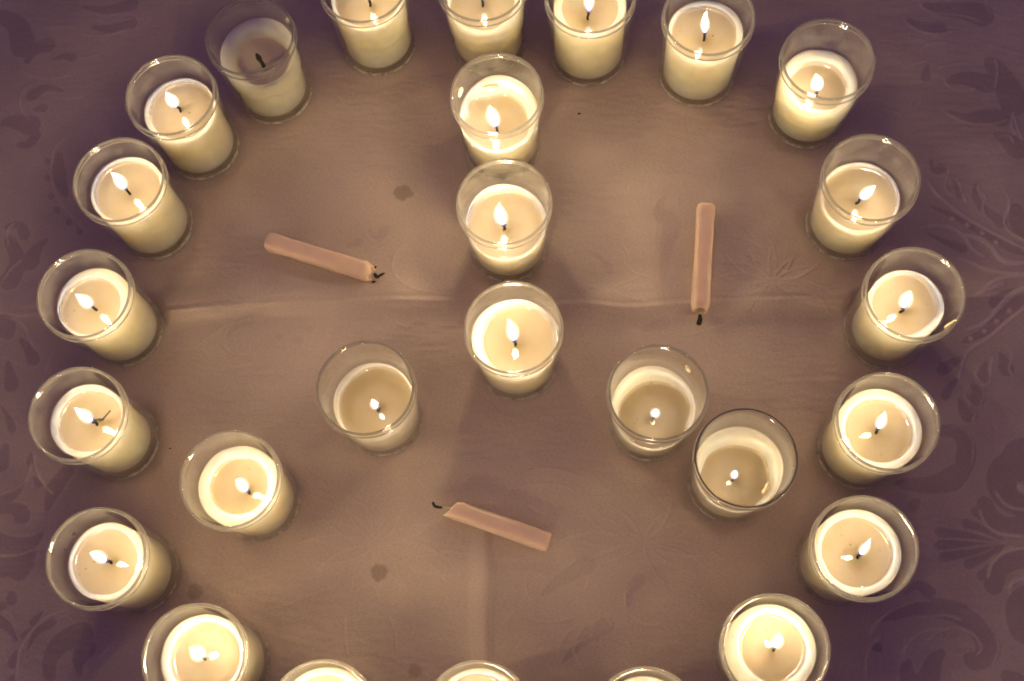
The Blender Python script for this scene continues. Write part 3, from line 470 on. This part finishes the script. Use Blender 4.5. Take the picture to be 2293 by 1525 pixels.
# keep the cloth flat where glasses stand
CUPS = {"A":{"p":[-0.1187,0.4479],"z":0.047,"r":0.0248,"dp":0.0032,"f":[0.001,-0.0107,0.0483,0.0028,-0.0112,0.0603]},"B":{"p":[-0.1732,0.416],"z":0.048,"r":0.023,"dp":0.004,"f":[-0.001,0.0016,0.0485,-0.0018,0.0011,0.0675]},"C":{"p":[-0.2104,0.3637],"z":0.052,"r":0.023,"dp":0.004,"f":[-0.0,-0.0004,0.0525,-0.0007,-0.0005,0.076]},"D":{"p":[-0.2374,0.2926],"z":0.0505,"r":0.0228,"dp":0.004,"f":[-0.0008,-0.0029,0.051,-0.0017,-0.0034,0.0735]},"E":{"p":[-0.247,0.2183],"z":0.051,"r":0.0223,"dp":0.004,"f":[0.0038,-0.002,0.0515,0.0044,-0.0009,0.079]},"F":{"p":[-0.2422,0.1322],"z":0.0505,"r":0.0223,"dp":0.004,"f":[0.0007,-0.0002,0.051,0.0011,0.0009,0.076]},"G":{"p":[-0.1929,0.0684],"z":0.049,"r":0.024,"dp":0.006,"f":[-0.001,0.0005,0.0475,-0.0005,0.0045,0.069]},"H":{"p":[-0.1627,0.1631],"z":0.047,"r":0.024,"dp":0.005,"f":[0.0043,-0.0041,0.0465,0.0052,-0.0028,0.0715]},"I":{"p":[-0.0789,0.2022],"z":0.037,"r":0.0245,"dp":0.004,"f":[0.0013,-0.0047,0.0375,0.002,-0.0042,0.0615]},"J":{"p":[0.0115,0.2222],"z":0.0445,"r":0.0262,"dp":0.006,"f":[-0.0005,-0.0009,0.043,-0.0026,0.0016,0.0775]},"K":{"p":[0.0199,0.3022],"z":0.0365,"r":0.0262,"dp":0.004,"f":[-0.0022,-0.0019,0.037,-0.0028,-0.0019,0.0695]},"L":{"p":[0.0281,0.375],"z":0.041,"r":0.0262,"dp":0.005,"f":[-0.003,-0.0084,0.0405,-0.0057,-0.0086,0.0685]},"M":{"p":[0.0326,0.4554],"z":0.047,"r":0.0245,"dp":0.004,"f":[-0.0012,-0.0002,0.0475,-0.0011,-0.0003,0.0685]},"N":{"p":[-0.0422,0.4704],"z":0.052,"r":0.0235,"dp":0.004,"f":[0.001,-0.0028,0.0525,0.0018,-0.0027,0.07]},"O":{"p":[0.0983,0.4328],"z":0.053,"r":0.0232,"dp":0.004,"f":[-0.0019,-0.0054,0.0535,-0.0006,-0.0055,0.084]},"P":{"p":[0.1676,0.4022],"z":0.048,"r":0.0238,"dp":0.004,"f":[-0.0011,-0.0021,0.0485,-0.0027,-0.0015,0.0735]},"Q":{"p":[0.2321,0.3572],"z":0.04,"r":0.024,"dp":0.006,"f":[-0.0024,-0.0055,0.0385,-0.007,-0.0033,0.0565]},"R":{"p":[0.2372,0.2745],"z":0.0395,"r":0.024,"dp":0.004,"f":[-0.0011,-0.0017,0.04,0.0024,-0.0042,0.062]},"S":{"p":[0.2426,0.1985],"z":0.0475,"r":0.0218,"dp":0.004,"f":[-0.0031,-0.0021,0.048,-0.0043,0.0001,0.071]},"T":{"p":[0.2074,0.1272],"z":0.048,"r":0.0243,"dp":0.006,"f":[-0.0003,0.0002,0.0465,-0.0021,0.0047,0.0715]},"U":{"p":[0.1771,0.0607],"z":0.0495,"r":0.024,"dp":0.006,"f":[0.001,-0.0019,0.048,0.0005,0.003,0.0775]},"V":{"p":[0.1173,0.0172],"z":0.051,"r":0.0243,"dp":0.006,"f":[0.0025,0.0006,0.0495,0.0028,0.0075,0.0695]},"W":{"p":[0.0855,0.1679],"z":0.032,"r":0.0258,"dp":0.007,"f":[-0.0001,-0.0038,0.0295,-0.0002,-0.0038,0.047]},"X":{"p":[0.1255,0.1214],"z":0.0375,"r":0.0262,"dp":0.006,"f":[-0.0036,-0.0045,0.036,-0.0041,-0.0037,0.056]},"Y":{"p":[-0.1281,0.0258],"z":0.055,"r":0.025,"dp":0.004,"f":[0.001,0.004,0.057,0.002,0.005,0.087]},"Z":{"p":[-0.0458,0.0106],"z":0.054,"r":0.025,"dp":0.004,"f":[0.001,0.004,0.056,0.002,0.005,0.086]},"AA":{"p":[0.0421,-0.0087],"z":0.05,"r":0.0245,"dp":0.004,"f":[0.001,0.004,0.052,0.002,0.005,0.073]}}
for c in CUPS.values():
    px, py = c['p']
    w = sstep((np.hypot(GX - px, GY - py) - 0.0235) / 0.010)
    Z *= w
Z -= 0.0002
verts = np.stack([GX, GY, Z], -1).reshape(-1, 3).astype(np.float32)
idx = np.arange(nx * ny, dtype=np.int32).reshape(ny, nx)
quads = np.stack([idx[:-1, :-1], idx[:-1, 1:], idx[1:, 1:], idx[1:, :-1]], -1).reshape(-1, 4)
me = bpy.data.meshes.new("tablecloth")
me.vertices.add(len(verts)); me.vertices.foreach_set("co", verts.ravel())
nf = len(quads)
me.loops.add(nf * 4); me.loops.foreach_set("vertex_index", quads.ravel())
me.polygons.add(nf); me.polygons.foreach_set("loop_start", np.arange(nf, dtype=np.int32) * 4)
me.polygons.foreach_set("use_smooth", np.ones(nf, bool))
me.update(calc_edges=True)
for nm, arr in (("weave", weave), ("stain", stain)):
    a = me.attributes.new(nm, 'FLOAT', 'POINT')
    a.data.foreach_set("value", arr.astype(np.float32).ravel())
me.materials.append(CLOTH)
cloth = obj("tablecloth", me)
cloth["label"] = "mauve damask tablecloth with scrollwork, creases and grease spots under all the candles"
cloth["category"] = "tablecloth"

# ---------------------------------------------------------------- glass cup (shared meshes)
HG, RB, RT = 0.0660, 0.0253, 0.0284
def r_out(z): return RB + (RT - RB) * np.clip(z / HG, 0, 1) ** 0.9
def r_in(z): return r_out(z) - 0.0014
prof = [(0.0, 0.0016), (0.012, 0.0014), (0.0211, 0.0004), (0.0228, 0.0001), (0.0242, 0.0006), (0.0251, 0.0018), (r_out(.004) + 0.0001, 0.004)]
for z in np.linspace(0.007, HG - 0.0075, 12): prof.append((r_out(z), z))
prof += [(r_out(HG - .0062) + .00008, HG - .0062), (r_out(HG - .0055) + .0005, HG - .0054), (r_out(HG - .0046) + .0006, HG - .0046), (r_out(HG - .003) + .00045, HG - .003), (r_out(HG) + .0003, HG - .0012)]
prof += [(r_in(HG) + .0002, HG - .0012)]
for z in np.linspace(HG - 0.003, 0.009, 13): prof.append((r_in(z), z))
prof += [(r_in(.007) - .0004, .0068), (.0215, .0054), (.0190, .0047), (.010, .0045), (0.0, .0045)]
rows = [circ(max(r, 1e-5), z, 96) for r, z in prof]
CUP = rings("glass_cup", rows, GLASS)
rows = []
for a in np.linspace(0, 2 * math.pi, 12, endpoint=False):
    rows.append(circ(RT - 0.0005 + 0.0008 * math.cos(a), HG - 0.0009 + 0.00075 * math.sin(a), 96))
RIMME = rings("rim", rows, RIM, closed=True)
DARKRIMME = rings("rim", [circ(RT - 0.0003 + 0.00045 * math.cos(a), HG - 0.0007 + 0.0005 * math.sin(a), 96) for a in np.linspace(0, 2 * math.pi, 10, endpoint=False)], DARKRIM, closed=True)
def ring_mesh(name, R_, z_, mr, mz, mt):
    return rings(name, [circ(R_ + mr * math.cos(a), z_ + mz * math.sin(a), 96) for a in np.linspace(0, 2 * math.pi, 10, endpoint=False)], mt, closed=True)
BANDME = ring_mesh("rim_band", r_out(HG - .0058) + .0006, HG - .0058, .00045, .0006, RIM)
BASEME = ring_mesh("base_ring", .0246, .0017, .0010, .0012, BASEGLASS)

# ---------------------------------------------------------------- candles
# shape notes per candle: pool = fraction of the wax radius, ox/oy pool offset (fractions), full = wax melted against the glass
SH = dict(
 A=dict(pool=.70, ox=.12, oy=-.22, full=0, unlit=1, wob=.10, bump=.0030, bl=70, line=.030),
 B=dict(pool=.90, ox=.05, oy=0, full=0, wob=.03), C=dict(pool=.90, ox=0, oy=0, full=0, wob=.02),
 D=dict(pool=.80, ox=-.12, oy=-.06, full=0, wob=.02), E=dict(pool=.84, ox=.05, oy=-.02, full=0, wob=.05, line=.030, rough=1),
 F=dict(pool=.83, ox=-.05, oy=0, full=0, wob=.02), G=dict(pool=.80, ox=.04, oy=0, full=0, wob=.03),
 H=dict(pool=.69, ox=-.02, oy=.02, full=0, wob=.05, line=.022), I=dict(pool=.91, ox=.04, oy=0, full=1, wob=.05, line=.020),
 J=dict(pool=.84, ox=.12, oy=.02, full=1, wob=.11, line=.018, bump=.0045, bl=165), K=dict(pool=.91, ox=-.02, oy=0, full=1, wob=.05, line=.020, bump=.004, bl=110),
 L=dict(pool=.80, ox=-.10, oy=-.12, full=1, wob=.17, line=.022, bump=.0062, bl=75), M=dict(pool=.85, ox=-.05, oy=0, full=1, wob=.06, line=.026),
 N=dict(pool=.90, ox=0, oy=0, full=0, wob=.02, line=.028), O=dict(pool=.77, ox=0, oy=-.02, full=0, wob=.02),
 P=dict(pool=.86, ox=-.03, oy=0, full=0, wob=.02), Q=dict(pool=.72, ox=0, oy=-.05, full=1, wob=.09, line=.024),
 R=dict(pool=.92, ox=0, oy=0, full=1, wob=.03, line=.020), S=dict(pool=.84, ox=.02, oy=.05, full=0, wob=.08, line=.028, bump=.003, bl=-60),
 T=dict(pool=.76, ox=.02, oy=-.02, full=0, wob=.02), U=dict(pool=.80, ox=0, oy=0, full=0, wob=.02), V=dict(pool=.71, ox=.06, oy=.02, full=0, wob=.03),
 W=dict(pool=.84, ox=.03, oy=-.12, full=1, wob=.15, line=.014, bump=.0062, bl=95), X=dict(pool=.78, ox=-.10, oy=-.18, full=1, wob=.17, line=.012, bump=.0040, bl=20),
 Y=dict(pool=.82, ox=0, oy=0, full=1, wob=.04), Z=dict(pool=.84, ox=0, oy=0, full=1, wob=.04), AA=dict(pool=.80, ox=0, oy=0, full=0, wob=.03))
FLS = dict(W=.0025, X=.0021, I=.0024, J=.0033, K=.0036, L=.0035, G=.0036, H=.0030, Y=.0055, Z=.0032, AA=.0028)
LAB = dict(
 A="unlit white candle with a black wick, upper left of the ring",
 B="lit ivory candle in a clear glass directly left of the unlit candle",
 C="lit ivory candle on the left arc, second glass down from the unlit candle",
 D="lit ivory candle at the far left where the horizontal cloth crease starts",
 E="lit ivory candle at the far left with a curl of black soot beside its flame",
 F="lit ivory candle at the lower left with black specks stuck on its glass wall",
 G="lit ivory candle at the bottom left, just below the glass with black specks",
 H="lit candle inside the ring at lower left, broad wax shelf around a small pool",
 I="half burnt candle with a short flame, inside the ring left of the centre",
 J="tall flamed candle standing on the crease in the centre, below the vertical row",
 K="candle with its wax melted against the glass, between the topmost and the centre candle",
 L="candle with a tan drip stuck on its glass, topmost of the vertical row",
 M="candle cut by the top photo edge, directly behind the vertical row",
 N="candle cut by the top photo edge, right neighbour of the unlit candle",
 O="candle cut by the top photo edge, next right of the vertical row",
 P="lit candle near the top edge with its whole tall flame in view",
 Q="lit candle at the upper right, its wax only halfway up a tall clear glass",
 R="lit candle on the right arc, next below the upper right one, flame leaning right",
 S="lit candle at the far right beside the end of the horizontal crease",
 T="lit candle at the right with a clean round pool, beside the dark rimmed glass",
 U="lit candle at the lower right of the ring, below the clean round pool",
 V="lit candle at the bottom right whose flame overlaps its own reflection",
 W="low burnt candle right of centre with a pale wax blob stuck inside its glass",
 X="lowest burnt candle with a tiny flame in a dark rimmed glass, right of centre",
 Y="candle cut by the bottom edge of the photo, leftmost of three",
 Z="candle cut by the bottom edge of the photo, middle of three below the lying stub",
 AA="candle cut by the bottom edge of the photo, rightmost of three")
NT = 72
def harmonic(r, amp):
    t = TH[NT]; v = 0 * t
    for k in range(2, 8):
        v += amp * r.normal() / k ** 0.8 * np.cos(k * t + r.random() * 6.28)
    return v
for key, c in CUPS.items():
    s = SH[key]
    r = np.random.default_rng(sum(map(ord, key)) * 13)
    root = thing("glass_candle", LAB[key], "candle", (c['p'][0], c['p'][1], 0.0), "candles in clear glasses set out on the tablecloth")
    cup = obj("glass_cup", CUP, root)
    cup.rotation_euler = (0, 0, r.random() * 6.28)
    obj("rim", DARKRIMME if key == 'X' else RIMME, cup)
    obj("rim_band", BANDME, cup)
    obj("base_ring", BASEME, cup)
    if key == 'X': cup["label"] = "glass with a dark rim"
    z, Rw, dp = c['z'], c['r'], c['dp']
    zp = z - dp
    t = TH[NT]
    rin = r_in(z) - 0.0004
    if s['full']: Rw = min(Rw, rin)
    R_top = Rw * (1 + 0.25 * harmonic(r, s['wob'] * 0.12)); R_top = np.minimum(R_top, rin)
    line = s.get('line', 0.0) + harmonic(r, 0.0019)
    R_bot = 0.0231 + 0 * t
    cxp, cyp = s['ox'] * Rw, s['oy'] * Rw
    # pool outline radius about the pool centre, kept inside the wax edge
    rp = Rw * s['pool'] * (1 + harmonic(r, s['wob'] * 0.55))
    ex = cxp + rp * np.cos(t); ey = cyp + rp * np.sin(t)
    over = np.hypot(ex, ey) / (R_top - 0.0011)
    rp = np.where(over > 1, rp / np.maximum(over, 1), rp)
    bump = s.get('bump', 0) * np.exp(-((np.angle(np.exp(1j * (t - math.radians(s.get('bl', 0)))))) / 0.75) ** 2)
    bump = bump + harmonic(r, 0.0004)
    rowsz = []
    # bowl under the pool
    rowsz.append(np.stack([cxp + 0 * t, cyp + 0 * t, zp - 0.003 + 0 * t], 1))
    for u in (0.35, 0.65, 0.85, 0.95):
        rowsz.append(np.stack([cxp + rp * u * np.cos(t), cyp + rp * u * np.sin(t), zp - 0.003 * (1 - u * u) + 0 * t], 1))
    # bank between pool and edge
    px_, py_ = cxp + rp * np.cos(t), cyp + rp * np.sin(t)
    ang = np.arctan2(py_, px_)
    Rt_i = np.interp(np.mod(ang, 2 * math.pi), np.append(t, 2 * math.pi), np.append(R_top, R_top[0]))
    qx, qy = Rt_i * np.cos(ang), Rt_i * np.sin(ang)
    zt = z + bump
    bank = [(0.0, 0.0), (.05, .22), (.10, .55), (.16, .80), (.24, .91), (.40, .96), (.65, 1.0), (.90, .985), (1.0, .90)] if not s.get('bump') else [(0.0, 0.0), (.08, .10), (.18, .30), (.30, .55), (.45, .78), (.62, .93), (.80, 1.0), (.93, .985), (1.0, .90)]
    rough = s.get('rough', 0)
    for u, v in bank:
        zz = zp + (zt - zp) * v + ((r.normal(size=NT) * 0.00025 * (1 if rough else .2) + harmonic(r, .00022)) if 0 < u < 1 else 0)
        rowsz.append(np.stack([px_ * (1 - u) + qx * u, py_ * (1 - u) + qy * u, zz], 1))
    # sides down to the foot
    for zs in np.concatenate([np.linspace(z - 0.0015, 0.0085, 22), [0.0065, 0.0052]]):
        f = (z - zs) / (z - 0.005)
        if s['full'] or s.get('line'):
            k = sstep((line - zs) / 0.0022 + 0.5)
            rt = np.minimum(Rt_i, r_in(zs) - 0.0004)
            if s['full']: rt = rt + (r_in(zs) - 0.0004 - rt) * sstep((z - .0035 - zs) / .006)
            rb = R_bot if s['full'] else np.minimum(Rt_i - 0.0005, 0.0226)
            rad = rt * (1 - k) + rb * k + 0.0005 * np.exp(-((zs - line) / 0.0012) ** 2)
        else:
            rad = Rt_i * (1 - f) + np.minimum(R_bot, Rt_i) * f
        if zs < 0.006: rad = rad - 0.0012
        rad = np.minimum(rad, r_in(zs) - 0.0004)
        rowsz.append(np.stack([rad * np.cos(ang), rad * np.sin(ang), zs + 0 * t], 1))
    wax = obj("wax_body", rings("wax_body", rowsz[::-1], WAX), root)
    # liquid (or set) pool with a meniscus
    rowsz = [np.stack([cxp + rp * u * np.cos(t), cyp + rp * u * np.sin(t), zp + 0 * t], 1) for u in (0.02, .4, .7, .88, .95)]
    for u, dz in ((0.0, 0.00012), (0.05, 0.0004), (0.10, 0.00085)):
        v = np.interp(u, [b0[0] for b0 in bank], [b0[1] for b0 in bank])
        zz = zp + np.maximum((zt - zp) * v + 0.00008, dz)
        rowsz.append(np.stack([px_ * (1 - u) + qx * u, py_ * (1 - u) + qy * u, zz], 1))
    rowsz = rowsz[::-1]
    pm = rings("wax_pool", rowsz, SETWAX if s.get('unlit') else POOL, cap0=False)
    obj("wax_pool" if not s.get('unlit') else "set_wax_hollow", pm, wax)
    # wick and flame
    fb, ft = np.array(c['f'][:3]), np.array(c['f'][3:])
    if s.get('unlit'):
        w0 = np.array([fb[0] + .001, fb[1] + .002, zp - .001])
        pts = [w0, w0 + (0.0003, 0, .003), w0 + (-.0006, .0012, .007), w0 + (-.0016, .003, .011)]
        obj("wick", tube("wick", catmull(pts, 10), [.0013] * 6 + [.0017, .0019, .0014, .0007], CHAR), root)
        continue
    rad = FLS.get(key, 0.0027 + r.normal() * 0.0003)
    Lf = np.linalg.norm(ft - fb) * (.72 if key in 'WXI' else .95)
    ax = ft - fb; ax = ax / np.linalg.norm(ax)
    w0 = np.array([fb[0] - ax[0] * .004, fb[1] - ax[1] * .004, zp - .0015])
    bend = np.array([r.normal(), r.normal(), 0]) * .0006
    pts = [w0, w0 + (fb - w0) * .5 + bend, fb + (0, 0, .0005), fb + ax * .003 + bend * 2.0]
    obj("wick", tube("wick", catmull(pts, 9), [.0008] * 5 + [.0009, .0010, .0009, .0006], CHAR), root)
    prof_f = [(0.0, .10), (.05, .42), (.12, .70), (.22, .92), (.32, 1.0), (.45, .97), (.6, .80), (.75, .55), (.88, .28), (.96, .10), (1.0, .01)]
    rows_f = []
    a = np.cross(ax, (0, 1, 0)); a /= np.linalg.norm(a); b2 = np.cross(ax, a)
    tt = TH[20]
    curl = np.array([r.normal(), r.normal(), 0]) * .0008
    CORE = .58
    for u, k in prof_f:
        u = .05 + .88 * u
        ctr = ax * Lf * u + curl * math.sin(u * 3.14) * u
        rows_f.append(ctr + rad * k * CORE * (np.cos(tt)[:, None] * a + np.sin(tt)[:, None] * b2))
    flame = obj("flame", rings("flame", rows_f, SMALL if key in ("W", "X", "I") else FLAME), root, tuple(fb + ax * .0004))
    rows_m = []
    for u, k in ((-.03, .12), (.04, .46), (.12, .78), (.22, 1.0), (.33, 1.12), (.45, 1.1), (.6, .93), (.75, .66), (.88, .38), (.97, .16), (1.03, .02)):
        rows_m.append(ax * Lf * u + curl * math.sin(max(u, 0) * 3.14) * u + rad * k * 1.2 * (np.cos(tt)[:, None] * a + np.sin(tt)[:, None] * b2))
    obj("flame_mantle", rings("flame_mantle", rows_m, MANTLE), flame)
    if key == 'E':
        pts = [fb + (0, 0, .001), fb + (.004, .0005, .0015), fb + (.006, -.0005, .002), fb + (.009, .002, .002), fb + (.012, .004, .003)]
        obj("soot_curl", tube("soot_curl", catmull(pts, 14), [.0006] * 5 + [.0011, .0004, .0010] + [.0005] * 6, CHAR), root)

def blob(name, parent_key, pos, sx, sy, sz, material, seed):
    """small irregular dab, pos in world metres; child of that candle's glass"""
    r = np.random.default_rng(seed)
    rows_b = []
    for k, a in enumerate(np.linspace(-1.45, 1.45, 9)):
        rad = math.cos(a)
        t = TH[20]
        w = 1 + 0.22 * np.cos(2 * t + seed) + 0.14 * np.cos(3 * t + 2 * seed) + 0.06 * np.sin(5 * t)
        rows_b.append(np.stack([sx * rad * np.cos(t) * w, sy * rad * np.sin(t) * w, sz * math.sin(a) + 0 * t], 1))
    me = rings(name, rows_b, material)
    root = [o for o in COL.objects if o.get("label") == LAB[parent_key]][0]
    cup = [o for o in root.children if o.name.split('.')[0] == "glass_cup"][0]
    c = np.array(CUPS[parent_key]['p'])
    rel = np.array(pos[:2]) - c
    ang = math.atan2(rel[1], rel[0])
    rr = r_in(pos[2]) - sx * 0.4
    if np.hypot(*rel) < 0.8 * rr: rr = np.hypot(*rel)
    cz = cup.rotation_euler.z
    o = obj(name, me, cup)
    o.rotation_euler = (0, 0, ang - cz)
    o.location = (rr * math.cos(ang - cz), rr * math.sin(ang - cz), pos[2])
    return o
for name, key, pos, sx, sy, sz, mt, seed in [["wax_drip","L",[0.0046,0.3901,0.052],0.0012,0.0026,0.0034,"s",3],["wax_drip","W",[0.1091,0.1832,0.052],0.0009,0.0024,0.003,"d",5],["wax_drip","A",[-0.0921,0.4592,0.06],0.001,0.0013,0.0024,"d",2],["wax_drip","S",[0.2613,0.1699,0.0635],0.0012,0.0035,0.001,"d",4],["wax_lump","X",[0.139,0.1077,0.036],0.0016,0.0034,0.0016,"d",9],["wax_lump","L",[0.0265,0.3933,0.044],0.0024,0.005,0.0016,"d",11],["soot_speck","F",[-0.2617,0.1535,0.05],0.0006,0.0013,0.0012,"c",1],["soot_speck","F",[-0.2673,0.1445,0.05],0.0004,0.0006,0.0006,"c",6],["soot_speck","V",[0.1034,0.0393,0.056],0.0004,0.0012,0.0012,"c",8]]:
    blob(name, key, pos, sx, sy, sz, {'d': DRIP, 'c': CHAR, 's': STUBWAX}[mt], seed)

# ---------------------------------------------------------------- the three burnt-down stub candles lying on the cloth
STUBS = [[[-0.1361,0.3343,0.006],[-0.0717,0.2986,0.006],[-0.0647,0.2957,0.006]],[[0.1509,0.3026,0.006],[0.1309,0.2312,0.006],[0.1288,0.2233,0.006]],[[0.0098,0.1035,0.006],[-0.0478,0.1366,0.006],[-0.0568,0.1394,0.006]]]
SLAB = ["apricot candle stub left of the centre candle, its black wick broken and bent sideways",
        "apricot candle stub lying across the crease at right, short thick black wick below",
        "apricot candle stub below the centre candle, torn end and thin curled wick to the left"]
for i, (a, b_, wk) in enumerate(STUBS):
    a, b_, wk = map(np.array, (a, b_, wk))
    d = b_ - a; Ls = np.linalg.norm(d[:2]); ang = math.atan2(d[1], d[0])
    r0 = 0.0058
    root = thing("candle_stub", SLAB[i], "candle stub", (a[0], a[1], 0.0), "apricot candle stubs lying on the tablecloth")
    root.rotation_euler = (0, 0, ang)
    t = TH[24]
    c4, s4 = np.cos(t), np.sin(t)
    sq = (np.abs(c4) ** 3.4 + np.abs(s4) ** 3.4) ** (-1 / 3.4)       # rounded-square section
    rr = np.random.default_rng(40 + i)
    us = np.concatenate([[0, .004, .012, .03, .06], np.linspace(.1, .86, 14), [.90, .93, .955, .975, .99, 1.0]])
    def section(u):
        k = 1.0
        if u < .03: k = .80 + .2 * math.sqrt(max(0, u / .03))
        if i == 1 and u > .90: k = 1.0 - .30 * ((u - .90) / .10) ** 2
        if i == 0 and u > .90: k = 1.0 + .06 * math.sin((u - .9) * 40) - .26 * ((u - .90) / .10) ** 3
        if i == 2 and u > .9: k = 1.0 - .05 * ((u - .9) / .1)
        rad = r0 * k * (1 + .012 * math.sin(u * 21 + i))
        wob = 1 + .02 * np.cos(2 * t + u * 5) + .012 * rr.normal(size=len(t))
        y = rad * sq * c4 * wob; zz = rad * sq * s4 * wob
        x = u * Ls + 0 * t
        if i == 2 and u > .86:        # end melted away: long lip on one side
            cut = (u - .86) / .14
            x = u * Ls - cut * .0075 * (0.5 + 0.5 * np.cos(t - 2.9)) ** 1.5 + cut * .0008 * np.cos(3 * t)
        if i == 1 and u > .93: x = x - (u - .93) / .07 * .002 * (1 - np.abs(c4))
        if i == 0 and u > .93: x = x + .0012 * np.cos(3 * t + 1) * (u - .93) / .07
        return np.stack([x, y, zz + r0 + .0005], 1)
    body_rows = [section(u) for u in us]
    last = body_rows[-1]; ctr = last.mean(0)
    for k, dx in ((.84, -.0004), (.6, -.0016), (.25, -.0022)):
        body_rows.append(ctr + (last - ctr) * k + np.array([dx, 0, 0]))
    sm_ = rings("wax_shaft", body_rows, STUBWAX)
    sm_.materials.append(STUBEND)
    for p_ in sm_.polygons:
        if min(sm_.vertices[v].co.x for v in p_.vertices) > Ls * (.93 if i else .90): p_.material_index = 1
    obj("wax_shaft", sm_, root)
    # wick, in the stub's own frame
    ca, sa = math.cos(-ang), math.sin(-ang)
    wl = wk - a
    we = np.array([wl[0] * ca - wl[1] * sa, wl[0] * sa + wl[1] * ca, r0])
    ws = np.array([Ls - .004, 0, r0 + .0004])
    if i == 0:
        pts = [ws, (Ls + .0005, 0, r0), (Ls + .0018, .0006, r0), (Ls + .0040, -.0010, r0 - .001), (Ls + .0052, .0006, r0 - .001), (we[0] + .0006, we[1] + .0022, r0)]
        rad = [.0005] * 4 + [.0007, .0009, .0012, .0013, .0011, .0012, .0008, .0009, .0007, .0004]
    elif i == 1:
        pts = [ws, (Ls + .0005, 0, r0), (Ls + .0045, .0004, r0 - .0003), (Ls + .0080, -.0003, r0 - .001)]
        rad = [.0006] * 5 + [.0009, .0012, .0014, .0016, .0017, .0017, .0018, .0017, .0014]
    else:
        pts = [ws, (Ls + .001, .0005, r0), (Ls + .004, .0014, r0), (Ls + .0075, .0016, r0 - .001), (Ls + .0098, -.0004, r0 - .002)]
        rad = [.0009] * 4 + [.0009, .0008, .0007, .0008, .0009, .0009, .0009, .0009, .0009, .0006]
    cut = 5
    full_pts = catmull(pts, 14)
    obj("wick_root", tube("wick_root", full_pts[:cut + 1], rad[:cut + 1], WICKCOT), root)
    obj("wick", tube("wick", full_pts[cut:], rad[cut:], CHAR), root)
    if i == 0:
        for (bx, by, bz) in ((Ls + .0012, .0046, r0 + .001), ):
            rows_b = [np.stack([bx + .0007 * math.cos(q) * np.cos(TH[12]), by + .0011 * math.cos(q) * np.sin(TH[12]), bz + .0006 * math.sin(q) + 0 * TH[12]], 1) for q in np.linspace(-1.5, 1.5, 6)]
            obj("soot_speck", rings("soot_speck", rows_b, CHAR), root)

# ---------------------------------------------------------------- crumbs of charred wick on the cloth
for (x, y), sz, lab in zip([[0.0837,0.3899],[-0.2152,0.2071],[-0.0714,0.2937]], (.0009, .0006, .0011), ("tiny black crumb on the cloth right of the topmost candle in the row", "tiny dark crumb on the cloth above the broad shelf candle at lower left", "black crumb of wick on the cloth below the broken wick of the left stub")):
    t = TH[12]; rows_c = []
    for q in np.linspace(-1.5, 1.5, 6):
        rows_c.append(np.stack([sz * math.cos(q) * np.cos(t) * (1 + .3 * np.cos(2 * t)), .7 * sz * math.cos(q) * np.sin(t) * (1 + .2 * np.cos(3 * t)), .6 * sz * math.sin(q) + 0 * t], 1))
    gz = Z[np.argmin(abs(Y - y)), np.argmin(abs(X - x))]
    o = obj("crumb", rings("crumb", rows_c, CHAR), None, (x, y, gz + .5 * sz))
    o["label"] = lab; o["category"] = "crumb"; o["group"] = "charred crumbs on the cloth"
